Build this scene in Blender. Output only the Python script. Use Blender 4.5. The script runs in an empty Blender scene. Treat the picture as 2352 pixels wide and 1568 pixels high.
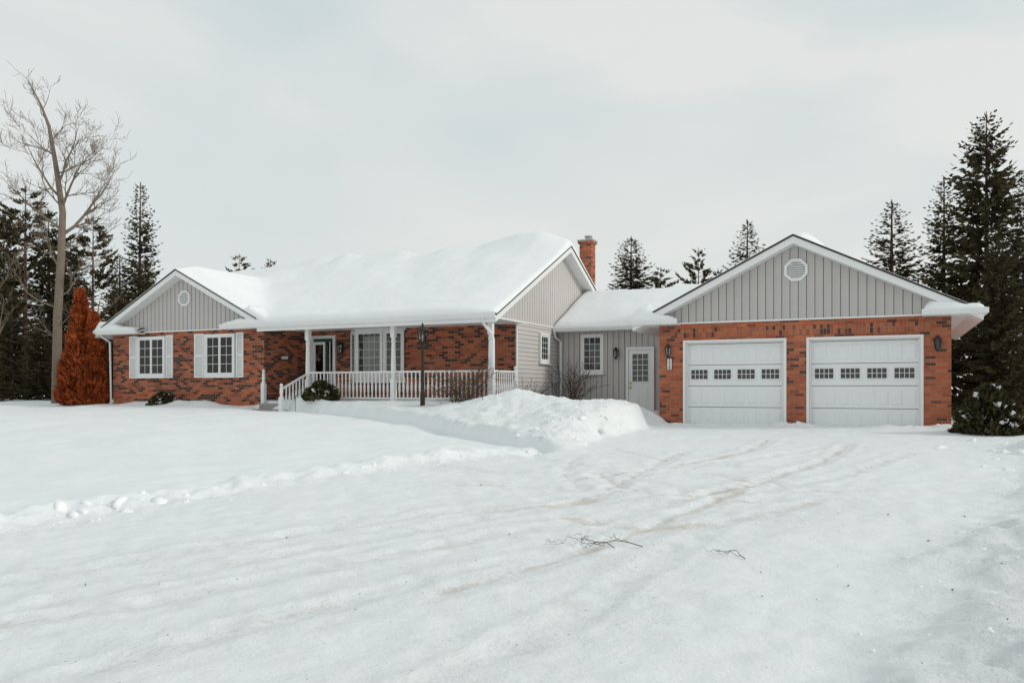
import bpy, bmesh, math, random
import numpy as np
from mathutils import Vector, Matrix
random.seed(7); np.random.seed(7)
S = bpy.context.scene
S.view_settings.view_transform='Standard'; S.view_settings.look='None'
S.view_settings.exposure=0; S.view_settings.gamma=1

# ------------------------------------------------------------------ materials
def nodes(m):
    m.use_nodes=True; nt=m.node_tree
    return nt, nt.nodes, nt.links, nt.nodes['Principled BSDF']
def mat(name, col, rough=.6, var=.15, scale=6, bump=0, bscale=30, spec=.3, metal=0, stretch=None):
    m=bpy.data.materials.new(name); nt,N,L,B=nodes(m)
    tc=N.new('ShaderNodeTexCoord'); mp=N.new('ShaderNodeMapping'); L.new(tc.outputs['Object'],mp.inputs[0])
    if stretch: mp.inputs['Scale'].default_value=stretch
    nz=N.new('ShaderNodeTexNoise'); nz.inputs['Scale'].default_value=scale; nz.inputs['Detail'].default_value=5
    L.new(mp.outputs[0],nz.inputs[0])
    mx=N.new('ShaderNodeMix'); mx.data_type='RGBA'
    L.new(nz.outputs['Fac'],mx.inputs['Factor'])
    mx.inputs['A'].default_value=[c*(1-var) for c in col]+[1]
    mx.inputs['B'].default_value=[min(1,c*(1+var)) for c in col]+[1]
    L.new(mx.outputs['Result'],B.inputs['Base Color'])
    B.inputs['Roughness'].default_value=rough; B.inputs['Specular IOR Level'].default_value=spec
    B.inputs['Metallic'].default_value=metal
    if bump:
        n2=N.new('ShaderNodeTexNoise'); n2.inputs['Scale'].default_value=bscale; n2.inputs['Detail'].default_value=6
        L.new(tc.outputs['Object'],n2.inputs[0])
        b=N.new('ShaderNodeBump'); b.inputs['Strength'].default_value=bump; b.inputs['Distance'].default_value=.02
        L.new(n2.outputs['Fac'],b.inputs['Height']); L.new(b.outputs[0],B.inputs['Normal'])
    return m
def brick_mat(name, ramp, soldier=False):
    m=bpy.data.materials.new(name); nt,N,L,B=nodes(m)
    tc=N.new('ShaderNodeTexCoord'); sp=N.new('ShaderNodeSeparateXYZ'); L.new(tc.outputs['Object'],sp.inputs[0])
    g=N.new('ShaderNodeNewGeometry'); sn=N.new('ShaderNodeSeparateXYZ'); L.new(g.outputs['Normal'],sn.inputs[0])
    ab=N.new('ShaderNodeMath'); ab.operation='ABSOLUTE'; L.new(sn.outputs['X'],ab.inputs[0])
    gt=N.new('ShaderNodeMath'); gt.operation='GREATER_THAN'; L.new(ab.outputs[0],gt.inputs[0]); gt.inputs[1].default_value=.5
    mu=N.new('ShaderNodeMix'); mu.data_type='FLOAT'
    L.new(gt.outputs[0],mu.inputs['Factor']); L.new(sp.outputs['X'],mu.inputs['A']); L.new(sp.outputs['Y'],mu.inputs['B'])
    cb=N.new('ShaderNodeCombineXYZ')
    if soldier: L.new(sp.outputs['Z'],cb.inputs['X']); L.new(mu.outputs['Result'],cb.inputs['Y'])
    else: L.new(mu.outputs['Result'],cb.inputs['X']); L.new(sp.outputs['Z'],cb.inputs['Y'])
    br=N.new('ShaderNodeTexBrick'); L.new(cb.outputs[0],br.inputs['Vector'])
    br.inputs['Color1'].default_value=(0,0,0,1); br.inputs['Color2'].default_value=(1,1,1,1); br.inputs['Mortar'].default_value=(.5,.5,.5,1)
    br.inputs['Scale'].default_value=1; br.inputs['Mortar Size'].default_value=.007; br.inputs['Mortar Smooth'].default_value=.2
    br.inputs['Brick Width'].default_value=.225; br.inputs['Row Height'].default_value=.078
    if soldier: br.offset=0; br.inputs['Brick Width'].default_value=.24
    cr=N.new('ShaderNodeValToRGB'); cr.color_ramp.interpolation='LINEAR'
    e=cr.color_ramp.elements
    while len(e)<len(ramp): e.new(.5)
    for i,(p,c) in enumerate(ramp): e[i].position=p; e[i].color=(*c,1)
    L.new(br.outputs['Color'],cr.inputs[0])
    nz=N.new('ShaderNodeTexNoise'); nz.inputs['Scale'].default_value=25; nz.inputs['Detail'].default_value=4; L.new(tc.outputs['Object'],nz.inputs[0])
    nz2=N.new('ShaderNodeTexNoise'); nz2.inputs['Scale'].default_value=.8; nz2.inputs['Detail'].default_value=3; L.new(tc.outputs['Object'],nz2.inputs[0])
    ad=N.new('ShaderNodeMath'); ad.operation='ADD'; L.new(nz.outputs['Fac'],ad.inputs[0]); L.new(nz2.outputs['Fac'],ad.inputs[1])
    mr=N.new('ShaderNodeMapRange'); mr.inputs['From Min'].default_value=.6; mr.inputs['From Max'].default_value=1.4
    mr.inputs['To Min'].default_value=.72; mr.inputs['To Max'].default_value=1.22; L.new(ad.outputs[0],mr.inputs[0])
    ml=N.new('ShaderNodeVectorMath'); ml.operation='SCALE'; L.new(cr.outputs[0],ml.inputs[0]); L.new(mr.outputs[0],ml.inputs['Scale'])
    mx=N.new('ShaderNodeMix'); mx.data_type='RGBA'; L.new(br.outputs['Fac'],mx.inputs['Factor'])
    L.new(ml.outputs[0],mx.inputs['A']); mx.inputs['B'].default_value=(.28,.19,.145,1)
    L.new(mx.outputs['Result'],B.inputs['Base Color']); B.inputs['Roughness'].default_value=.85; B.inputs['Specular IOR Level'].default_value=.2
    b=N.new('ShaderNodeBump'); b.invert=True; b.inputs['Strength'].default_value=.6; b.inputs['Distance'].default_value=.01
    L.new(br.outputs['Fac'],b.inputs['Height']); L.new(b.outputs[0],B.inputs['Normal'])
    return m
M={}
M['brick']=brick_mat('red_brick',[(0,(.06,.035,.03)),(.24,(.08,.04,.032)),(.32,(.27,.072,.038)),(.6,(.40,.112,.054)),(1,(.47,.15,.072))])
M['brickg']=brick_mat('red_brick_garage',[(0,(.10,.045,.035)),(.1,(.14,.06,.045)),(.2,(.34,.09,.045)),(.6,(.42,.12,.056)),(1,(.49,.155,.074))])
M['soldier']=brick_mat('soldier_brick',[(0,(.07,.04,.03)),(.12,(.11,.05,.04)),(.2,(.34,.09,.045)),(.6,(.42,.12,.056)),(1,(.48,.15,.072))],True)
M['siding']=mat('taupe_vinyl_siding',(.52,.49,.472),.55,.05,2)
M['sidinggap_shade']=mat('siding_groove_shade',(.20,.185,.175),.8,.1,5)  # darker than the panels: shade of the siding gaps put into the backing colour
M['sidingh']=mat('horizontal_siding',(.56,.53,.51),.5,.05,2)
M['white']=mat('white_trim_paint',(.80,.80,.79),.45,.04,3)
M['door']=mat('white_steel_door',(.79,.80,.80),.4,.03,1.5)
M['shingle']=mat('dark_shingles',(.05,.045,.04),.9,.4,30,.5,60)
M['black']=mat('black_metal',(.02,.02,.02),.4,.3,20,spec=.5)
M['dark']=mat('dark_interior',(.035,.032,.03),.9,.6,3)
M['green']=mat('dark_green_paint',(.03,.08,.06),.5,.1,8)
M['curtain']=mat('curtain_cloth',(.45,.55,.56),.9,.15,3,stretch=(18,18,.5))
M['grey']=mat('grey_box_paint',(.35,.37,.36),.5,.1,8)
M['concrete']=mat('concrete',(.35,.33,.31),.9,.2,8,.3,40)
M['bark']=mat('grey_brown_bark',(.19,.15,.115),.9,.35,9,.5,30)
M['twig']=mat('twig_bark',(.10,.065,.048),.9,.3,9)
M['leaf']=mat('dry_leaf',(.12,.07,.035),.9,.4,9)
M['metal']=mat('galvanised_flue',(.4,.4,.4),.4,.1,8,metal=.7)
M['brass']=mat('brass_knob',(.5,.36,.14),.35,.1,8,metal=.8)
def foliage_mat(name,a,b,sc=1.4):
    m=bpy.data.materials.new(name); nt,N,L,B=nodes(m)
    tc=N.new('ShaderNodeTexCoord'); nz=N.new('ShaderNodeTexNoise'); nz.inputs['Scale'].default_value=sc; nz.inputs['Detail'].default_value=6
    L.new(tc.outputs['Object'],nz.inputs[0])
    cr=N.new('ShaderNodeValToRGB'); cr.color_ramp.elements[0].position=.35; cr.color_ramp.elements[1].position=.68
    cr.color_ramp.elements[0].color=(*a,1); cr.color_ramp.elements[1].color=(*b,1)
    L.new(nz.outputs['Fac'],cr.inputs[0]); L.new(cr.outputs[0],B.inputs['Base Color'])
    B.inputs['Roughness'].default_value=.85; B.inputs['Specular IOR Level'].default_value=.15
    return m
M['needle']=foliage_mat('spruce_needles',(.030,.026,.013),(.092,.078,.037))
M['needle2']=foliage_mat('pine_needles',(.038,.033,.015),(.115,.095,.045))
M['rust']=foliage_mat('rust_cedar_foliage',(.17,.032,.011),(.47,.11,.028),4)
M['shrubg']=foliage_mat('shrub_foliage',(.028,.024,.012),(.10,.085,.035),6)
def glass():
    m=bpy.data.materials.new('window_glass'); nt,N,L,B=nodes(m); N.remove(B)
    o=N['Material Output']; t=N.new('ShaderNodeBsdfTransparent'); g=N.new('ShaderNodeBsdfGlossy'); g.inputs['Roughness'].default_value=.02
    t.inputs[0].default_value=(.85,.88,.87,1)
    f=N.new('ShaderNodeFresnel'); f.inputs['IOR'].default_value=1.6
    tc=N.new('ShaderNodeTexCoord'); nz=N.new('ShaderNodeTexNoise'); nz.inputs['Scale'].default_value=1.5; L.new(tc.outputs['Object'],nz.inputs[0])
    b=N.new('ShaderNodeBump'); b.inputs['Strength'].default_value=.15; b.inputs['Distance'].default_value=.05; L.new(nz.outputs['Fac'],b.inputs['Height'])
    L.new(b.outputs[0],g.inputs['Normal'])
    mx=N.new('ShaderNodeMixShader'); L.new(f.outputs[0],mx.inputs[0]); L.new(t.outputs[0],mx.inputs[1]); L.new(g.outputs[0],mx.inputs[2]); L.new(mx.outputs[0],o.inputs[0])
    return m
M['glass']=glass()
def snow_mat(name, ground=False):
    m=bpy.data.materials.new(name); nt,N,L,B=nodes(m)
    tc=N.new('ShaderNodeTexCoord')
    def nz(s,d=6,r=.55):
        n=N.new('ShaderNodeTexNoise'); n.inputs['Scale'].default_value=s; n.inputs['Detail'].default_value=d; n.inputs['Roughness'].default_value=r
        L.new(tc.outputs['Object'],n.inputs[0]); return n
    def math_(op,a,b=None,c=None):
        n=N.new('ShaderNodeMath'); n.operation=op
        for i,q in enumerate((a,b,c)):
            if q is None: continue
            if isinstance(q,(int,float)): n.inputs[i].default_value=q
            else: L.new(q,n.inputs[i])
        return n.outputs[0]
    def mix(f,a,b):
        n=N.new('ShaderNodeMix'); n.data_type='RGBA'; L.new(f,n.inputs['Factor'])
        for k,q in (('A',a),('B',b)):
            if isinstance(q,tuple): n.inputs[k].default_value=(*q,1)
            else: L.new(q,n.inputs[k])
        return n.outputs['Result']
    a=nz(.9)
    out=mix(a.outputs['Fac'],(.79,.815,.83),(.87,.875,.87)) if ground else mix(a.outputs['Fac'],(.85,.87,.88),(.91,.91,.90))
    n1=nz(7,8,.65); n2=nz(60,3,.6); n3=nz(24,6,.7)
    b=N.new('ShaderNodeBump'); b.inputs['Strength'].default_value=.3; b.inputs['Distance'].default_value=.06; L.new(n1.outputs['Fac'],b.inputs['Height'])
    b2=N.new('ShaderNodeBump'); b2.inputs['Strength'].default_value=.3; b2.inputs['Distance'].default_value=.01; L.new(n2.outputs['Fac'],b2.inputs['Height'])
    L.new(b.outputs[0],b2.inputs['Normal'])
    if ground:
        at=N.new('ShaderNodeAttribute'); at.attribute_name='sand'; sep=N.new('ShaderNodeSeparateColor'); L.new(at.outputs['Color'],sep.inputs[0])
        sand,pack,rgh=sep.outputs[0],sep.outputs[1],sep.outputs[2]
        g=nz(16,8,.8); g2=nz(1.8,3,.5)
        brk=math_('ADD',math_('MULTIPLY',g.outputs['Fac'],.8),math_('MULTIPLY',g2.outputs['Fac'],.7))
        ad=math_('ADD',sand,brk)
        mr=N.new('ShaderNodeMapRange'); mr.inputs['From Min'].default_value=1.09; mr.inputs['From Max'].default_value=1.45; mr.inputs['To Max'].default_value=.75; L.new(ad,mr.inputs[0])
        fac=math_('MULTIPLY',mr.outputs[0],math_('MINIMUM',math_('MULTIPLY',sand,6.),1.))
        out=mix(fac,out,(.47,.355,.25))
        h=nz(4,8,.75)
        hr=N.new('ShaderNodeMapRange'); hr.inputs['From Min'].default_value=.44; hr.inputs['From Max'].default_value=.74; L.new(h.outputs['Fac'],hr.inputs[0])
        out=mix(math_('MULTIPLY',hr.outputs[0],pack),out,(.66,.64,.61))
        vo=N.new('ShaderNodeTexVoronoi'); vo.inputs['Scale'].default_value=14; L.new(tc.outputs['Object'],vo.inputs['Vector'])
        sp=math_('LESS_THAN',vo.outputs['Distance'],.13); sr=N.new('ShaderNodeSeparateColor'); L.new(vo.outputs['Color'],sr.inputs[0])
        sp=math_('MULTIPLY',sp,math_('GREATER_THAN',sr.outputs[0],.86))
        out=mix(math_('MULTIPLY',sp,math_('MULTIPLY',pack,1.2)),out,(.35,.26,.18))
        L.new(math_('MULTIPLY_ADD',math_('ADD',rgh,math_('MULTIPLY',pack,.8)),.55,.25),b.inputs['Strength'])
        b3=N.new('ShaderNodeBump'); b3.inputs['Distance'].default_value=.03; L.new(n3.outputs['Fac'],b3.inputs['Height'])
        L.new(math_('MULTIPLY_ADD',math_('ADD',rgh,pack),.55,.14),b3.inputs['Strength'])
        L.new(b2.outputs[0],b3.inputs['Normal']); fin=b3
    else: fin=b2
    L.new(out,B.inputs['Base Color']); B.inputs['Roughness'].default_value=.7; B.inputs['Specular IOR Level'].default_value=.15
    L.new(fin.outputs[0],B.inputs['Normal'])
    return m
M['snow']=snow_mat('roof_snow_mat'); M['gsnow']=snow_mat('ground_snow_mat',True)

# ------------------------------------------------------------------ builders
def empty(name,loc=(0,0,0)):
    e=bpy.data.objects.new(name,None); e.location=loc; S.collection.objects.link(e); return e
def mesh_obj(name,v,f,m,parent=None,smooth=False,recalc=False):
    me=bpy.data.meshes.new(name); me.from_pydata([tuple(p) for p in v],[],f)
    if recalc:
        bm=bmesh.new(); bm.from_mesh(me); bmesh.ops.recalc_face_normals(bm,faces=bm.faces); bm.to_mesh(me); bm.free()
    me.materials.append(m)
    if smooth: me.polygons.foreach_set('use_smooth',[True]*len(me.polygons))
    o=bpy.data.objects.new(name,me); S.collection.objects.link(o)
    if parent: o.parent=parent
    return o
class P:
    def __init__(s): s.v=[]; s.f=[]; s.map=None
    def add(s,vs,fs):
        b=len(s.v)
        if s.map: vs=[s.map(*p) for p in vs]
        s.v+=[tuple(p) for p in vs]; s.f+=[tuple(i+b for i in f) for f in fs]
    def box(s,x0,x1,y0,y1,z0,z1):
        s.add([(x0,y0,z0),(x1,y0,z0),(x1,y1,z0),(x0,y1,z0),(x0,y0,z1),(x1,y0,z1),(x1,y1,z1),(x0,y1,z1)],
              [(0,3,2,1),(4,5,6,7),(0,1,5,4),(1,2,6,5),(2,3,7,6),(3,0,4,7)])
    def prism(s,pts,vec):
        n=len(pts); v=list(pts)+[tuple(a+b for a,b in zip(p,vec)) for p in pts]
        s.add(v,[tuple(range(n)),tuple(range(2*n-1,n-1,-1))]+[(i,(i+1)%n,n+(i+1)%n,n+i) for i in range(n)])
    def tube(s,pts,rad,sides=5):
        pts=[Vector(p) for p in pts]; vs=[];fs=[]
        for i,p in enumerate(pts):
            d=(pts[min(i+1,len(pts)-1)]-pts[max(i-1,0)]); d=d.normalized() if d.length>1e-6 else Vector((0,0,1))
            a=d.cross(Vector((.3,.9,.1)) if abs(d.z)>.9 else Vector((0,0,1))).normalized(); b=d.cross(a)
            for k in range(sides):
                t=2*math.pi*k/sides; vs.append(tuple(p+(a*math.cos(t)+b*math.sin(t))*rad[i]))
        for i in range(len(pts)-1):
            for k in range(sides):
                k2=(k+1)%sides; fs.append((i*sides+k,i*sides+k2,(i+1)*sides+k2,(i+1)*sides+k))
        fs.append(tuple(range(sides))); fs.append(tuple(range(len(vs)-1,len(vs)-1-sides,-1)))
        s.add(vs,fs)
    def lathe(s,x,y,prof,sides=10,rot=0):
        vs=[];fs=[]
        for r,z in prof:
            for k in range(sides):
                t=2*math.pi*k/sides+rot; vs.append((x+r*math.cos(t),y+r*math.sin(t),z))
        for i in range(len(prof)-1):
            for k in range(sides):
                k2=(k+1)%sides; fs.append((i*sides+k,i*sides+k2,(i+1)*sides+k2,(i+1)*sides+k))
        fs.append(tuple(range(sides))[::-1]); fs.append(tuple(range(len(vs)-sides,len(vs))))
        s.add(vs,fs)
    def obj(s,name,m,parent=None,smooth=False): return mesh_obj(name,s.v,s.f,m,parent,smooth,True)

def ss(x): x=np.clip(x,0,1); return x*x*(3-2*x)
_R=np.random.RandomState(3).rand(256,256)
def vnoise(x,y):
    xi=np.floor(x).astype(int); yi=np.floor(y).astype(int); fx=ss(x-xi); fy=ss(y-yi)
    g=lambda a,b:_R[a%256,b%256]
    return (g(xi,yi)*(1-fx)+g(xi+1,yi)*fx)*(1-fy)+(g(xi,yi+1)*(1-fx)+g(xi+1,yi+1)*fx)*fy
def fbm(x,y,o=4):
    s=0;a=.5
    for i in range(o):
        s=s+a*(vnoise(x*.8+y*.6+13*i,y*.8-x*.6+7*i)-.5); x=x*2.03; y=y*2.03; a*=.5
    return s

# ------------------------------------------------------------------ HOUSE
house=empty('brick_house')
YW=19.39; YM=21.16; YG=20.4; YB=24.3; XR=-9.94; XL=-24.9; XW=-17.94
bw=P()
bw.box(XL,XW,YW,YM+.5,-.3,2.90)
bw.box(XW-.2,XR-.03,YM,YM+.3,-.3,2.95)
bw.obj('brick_walls',M['brick'],house)
core=P()
core.box(XL+.03,XR-.03,YM+.3,29.9,-.3,2.93)
core.box(XR+.0,-5.6,YB+.02,29.0,-.3,2.9)
core.obj('rear_walls',M['sidinggap_shade'],house)
g=P()
for a,b in ((-5.47,-4.80),(-2.37,-1.81),(.60,1.206)): g.box(a,b,YG,YG+.3,-.2,2.16)
g.box(-5.47,1.206,YG,YG+.3,2.16,2.635)
g.box(.95,1.206,YG+.3,28,-.2,2.635); g.box(-5.47,-5.2,YG+.3,28,-.2,2.635); g.box(-5.2,.95,27.8,28,-.2,2.635)
g.obj('garage_brick_walls',M['brickg'],house)
sp=P(); sp.box(-5.0,.78,YG-.012,YG-.001,2.27,2.50)
sp.obj('soldier_course',M['soldier'],house)
gd=P(); gf=P(); gw=P(); gwf=P(); gin=P(); gsl=P()
for a,b in ((-4.80,-2.37),(-1.81,.60)):
    gf.box(a,a+.05,YG+.03,YG+.2,-.1,2.16); gf.box(b-.05,b,YG+.03,YG+.2,-.1,2.16); gf.box(a+.05,b-.05,YG+.03,YG+.2,2.11,2.16)
    gf.box(a-.05,a+.012,YG-.02,YG-.001,-.1,2.2); gf.box(b-.012,b+.05,YG-.02,YG-.001,-.1,2.2); gf.box(a+.012,b-.012,YG-.02,YG-.001,2.145,2.2)
    W=b-a-.1; x0=a+.05
    gsl.box(x0,x0+W,YG+.132,YG+.17,-.1,.045)
    for k in range(4):
        z0=-.03+k*.535; z1=z0+.522
        gd.box(x0,x0+W,YG+.14,YG+.18,z0,z1)
        cw=W/4
        for c in range(4):
            cx=x0+cw*(c+.5)
            if k==2:
                w=.205; zc=z0+.29; 
                gwf.box(cx-w-.035,cx+w+.035,YG+.125,YG+.139,zc-.15,zc+.15)
                gin.box(cx-w,cx+w,YG+.119,YG+.124,zc-.115,zc+.115)
                gw.box(cx-w,cx+w,YG+.112,YG+.115,zc-.115,zc+.115)
                for q in range(1,4): gwf.box(cx-w+q*w/2-.006,cx-w+q*w/2+.006,YG+.104,YG+.111,zc-.115,zc+.115)
                gwf.box(cx-w,cx+w,YG+.1035,YG+.1105,zc-.006,zc+.006)
            else:
                for q in range(2):
                    ax=x0+cw*c+cw*.5*q+.04; bx=x0+cw*c+cw*.5*(q+1)-.04; az=z0+.08; bz=z1-.08
                    y=YG+.14; yy=YG+.125; i=.03
                    gd.add([(ax,y-.001,az),(bx,y-.001,az),(bx,y-.001,bz),(ax,y-.001,bz),(ax+i,yy,az+i),(bx-i,yy,az+i),(bx-i,yy,bz-i),(ax+i,yy,bz-i)],
                       [(4,5,6,7),(0,1,5,4),(1,2,6,5),(2,3,7,6),(3,0,4,7)])
gd.obj('garage_doors',M['door'],house); gf.obj('garage_door_frames',M['white'],house); gsl.obj('door_weather_seal',M['black'],house)
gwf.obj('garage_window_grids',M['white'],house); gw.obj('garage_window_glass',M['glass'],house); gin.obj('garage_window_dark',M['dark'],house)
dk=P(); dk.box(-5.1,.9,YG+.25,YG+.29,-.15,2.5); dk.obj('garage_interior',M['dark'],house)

def vsiding(part,back,axis,const,lo,hi,z0,ztop,out,step=.205,gap=.02):
    mp={'y':lambda u,v,o:(u,const-o,v),'x':lambda u,v,o:(const+o,u,v)}[axis]
    part.map=mp
    n=int(math.ceil((hi-lo)/step)); 
    for i in range(n):
        for (f0,f1,oo) in ((0,.30,out*.55),(.30,1,out)):
            a=lo+i*step+f0*(step-gap); b=min(lo+i*step+f1*(step-gap),hi)
            if b-a<.02: continue
            us=[a]
            for q in kinks:
                if a<q<b: us.append(q)
            us.append(b)
            pts=[(a,z0),(b,z0)]+[(u,max(z0+.001,ztop(u))) for u in reversed(us)]
            part.prism([(p[0],p[1],.004) for p in pts],(0,0,oo))
    part.map=None
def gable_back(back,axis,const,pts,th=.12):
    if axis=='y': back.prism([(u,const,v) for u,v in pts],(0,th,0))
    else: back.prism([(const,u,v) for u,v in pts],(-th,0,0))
vs=P(); vb=P()
kinks=[-2.13]
gt=lambda u:4.43-.5*abs(u+2.13)
gable_back(vb,'y',YG+.02,[(-5.47,2.65),(1.206,2.65),(1.206,gt(1.206)),(-2.13,4.43),(-5.47,gt(-5.47))])
vsiding(vs,vb,'y',YG+.02,-5.46,1.2,2.655,gt,.022,.19,.016)
kinks=[-21.42]
wt=lambda u:4.72-.5*abs(u+21.42)
gable_back(vb,'y',YW+.02,[(XL,2.91),(XW,2.91),(XW,wt(XW)),(-21.42,4.72),(XL,wt(XL))])
vsiding(vs,vb,'y',YW+.02,XL,XW,2.92,wt,.022,.19,.016)
kinks=[24.64]
mt=lambda u:5.47-.4925*abs(u-24.64)
gable_back(vb,'x',XR-.02,[(19.35,2.95),(29.9,2.95),(29.9,mt(29.9)),(24.64,5.47),(19.35,mt(19.35))])
vsh=P()
vsiding(vsh,vb,'x',XR-.02,19.35,29.9,2.96,mt,.022,.18,.015)
gable_back(vb,'x',XL+.1,[(19.8,2.95),(29.9,2.95),(29.9,mt(29.9)),(24.64,5.47),(19.8,mt(19.8))])
kinks=[]
vsiding(vs,vb,'y',YB+.02,XR+.03,-5.5,.12,lambda u:2.86,.022,.19,.016)
vsh.obj('side_gable_siding',M['sidingh'],house)
vs.obj('vertical_siding',M['siding'],house); vb.obj('siding_backing',M['sidinggap_shade'],house)
hs=P()
z=.15
while z<2.9:
    hs.prism([(XR-.03,21.18,z),(XR+.022,21.18,z),(XR+.004,21.18,z+.122),(XR-.03,21.18,z+.122)],(0,7.0,0)); z+=.128
hs.obj('horizontal_siding',M['sidingh'],house)
hb=P(); hb.box(XR-.1,XR-.005,21.17,29.9,.0,2.95); hb.obj('siding_sheathing',M['sidinggap_shade'],house)
tr=P()
tr.box(XR-.01,XR+.03,21.12,21.18,.0,2.95)
tr.box(XR-.01,XR+.035,19.4,28.2,2.925,2.965)
tr.box(-5.0,.98,YG-.03,YG+.0,2.625,2.665)
tr.box(-23.35,-19.4,YW-.03,YW,2.885,2.925)

# roofs
sh=P(); wt_=P()
def slab(q,t,part): part.prism(q,(0,0,-t))
ZE,ZR,YF,YR=2.96,5.70,19.05,24.64
SLM=(ZR-ZE)/(YR-YF)
def front_slope(x0,x1,ya,yb,i0=.0,i1=.0):
    za=ZE+SLM*(ya-YF); zb=ZE+SLM*(yb-YF)
    slab([(x0,ya,za),(x1,ya,za),(x1,yb,zb),(x0,yb,zb)],.045,sh)
    d=.047
    slab([(x0+i0,ya+.02,za-d+.01),(x1-i1,ya+.02,za-d+.01),(x1-i1,yb,zb-d),(x0+i0,yb,zb-d)],.17,wt_)
front_slope(-17.95,-9.56,YF,YR,0,.02)
front_slope(-25.3,-17.951,19.75,YR,.02,0)
slab([(-25.3,30.2,ZE),(-25.3,YR,ZR),(-9.56,YR,ZR),(-9.56,30.2,ZE)],.045,sh)
slab([(-25.28,30.18,ZE-.037),(-25.28,YR,ZR-.047),(-9.58,YR,ZR-.047),(-9.58,30.18,ZE-.037)],.17,wt_)
for (a,b) in ((-19.43,-17.951),(-25.3,-23.3)):
    sh.prism([(a,19.05,2.975),(b,19.05,2.975),(b,YW-.004,3.06),(a,YW-.004,3.06)],(0,0,-.03))
    wt_.prism([(a+.01,19.07,2.943),(b-.01,19.07,2.943),(b-.01,YW-.005,3.028),(a+.01,YW-.005,3.028)],(0,0,-.05))
def gable_roof_y(y0,y1,xl,xr,xc,zc,sl=.5):
    for xe in (xl,xr):
        ze=zc-sl*abs(xe-xc)
        slab([(xe,y0,ze),(xe,y1,ze),(xc,y1,zc),(xc,y0,zc)],.045,sh)
        i=.02 if xe<xc else -.02; d=.047
        slab([(xe+i,y0+.02,ze-d+.01),(xe+i,y1-.02,ze-d+.01),(xc,y1-.02,zc-d),(xc,y0+.02,zc-d)],.17,wt_)
gable_roof_y(18.99,22.6,-25.4,-17.9,-21.42,4.93)
gable_roof_y(20.0,28.3,-6.1,1.82,-2.13,4.65)
slab([(-9.93,23.9,2.90),(-3.4,23.9,2.90),(-3.4,26.7,4.30),(-9.93,26.7,4.30)],.045,sh)
slab([(-9.93,29.5,2.90),(-3.4,29.5,2.90),(-3.4,26.7,4.30),(-9.93,26.7,4.30)],.045,sh)
sh.obj('shingle_roof',M['shingle'],house)
wt_.box(-19.43,-9.62,19.075,YW-.004,2.865,2.89); wt_.box(-17.935,-9.62,YW-.003,YM+.02,2.865,2.89)
wt_.box(-9.93,-5.4,23.92,YB+.03,2.80,2.86)
wt_.box(-25.33,-23.3,19.075,YW-.004,2.85,2.885); wt_.box(-25.33,XL-.002,YW,22.6,2.86,2.93)
wt_.box(-6.07,-4.93,20.03,YG-.002,2.60,2.655); wt_.box(.62,1.79,20.03,YG-.002,2.60,2.655)
wt_.box(1.21,1.79,YG+.0,28.2,2.60,2.65); wt_.box(-6.07,-5.475,YG,YB,2.60,2.65)
def gutter(p,a,b,y,z,h=.13,d=.11):
    p.prism([(a,y,z),(a,y-d,z),(a,y-d,z-h*.35),(a,y-d*.7,z-h),(a,y,z-h)],(b-a,0,0))
gutter(wt_,-19.43,-9.56,19.07,3.02,.15)
gutter(wt_,-9.9,-6.15,23.9,2.93)
gutter(wt_,-6.12,-4.9,20.02,2.735); gutter(wt_,.60,1.84,20.02,2.735)
gutter(wt_,-25.4,-23.3,19.07,3.0,.15)
wt_.box(1.80,1.90,20.0,28.2,2.62,2.735); wt_.box(-6.2,-6.09,20.0,23.8,2.62,2.735)
wt_.box(-25.5,-25.36,19.0,22.6,2.86,3.0)
wt_.obj('fascia_soffit_gutters',M['white'],house)

def vent(p,dp,x,y,z,r):
    outer=[(x+r*math.cos(math.pi/8+k*math.pi/4),z+r*math.sin(math.pi/8+k*math.pi/4)) for k in range(8)]
    inner=[(x+r*.78*math.cos(math.pi/8+k*math.pi/4),z+r*.78*math.sin(math.pi/8+k*math.pi/4)) for k in range(8)]
    for k in range(8):
        k2=(k+1)%8
        p.prism([(outer[k][0],y,outer[k][1]),(outer[k2][0],y,outer[k2][1]),(inner[k2][0],y,inner[k2][1]),(inner[k][0],y,inner[k][1])],(0,-.05,0))
    dp.prism([(q[0],y,q[1]) for q in inner],(0,-.006,0))
    n=8
    for k in range(n):
        zz=z-r*.66+k*(r*1.32/(n-1)); hw=min(r*.74,r*.74-max(0,abs(zz-z)-r*.32)*1.0)
        p.prism([(x-hw,y-.01,zz+.024),(x-hw,y-.04,zz-.014),(x-hw,y-.046,zz-.008),(x-hw,y-.016,zz+.030)],(2*hw,0,0))
vd=P()
vent(tr,vd,-2.10,YG,3.84,.29); vent(tr,vd,-21.4,YW,3.99,.28)
vd.obj('vent_recess',M['grey'],house)

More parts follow.
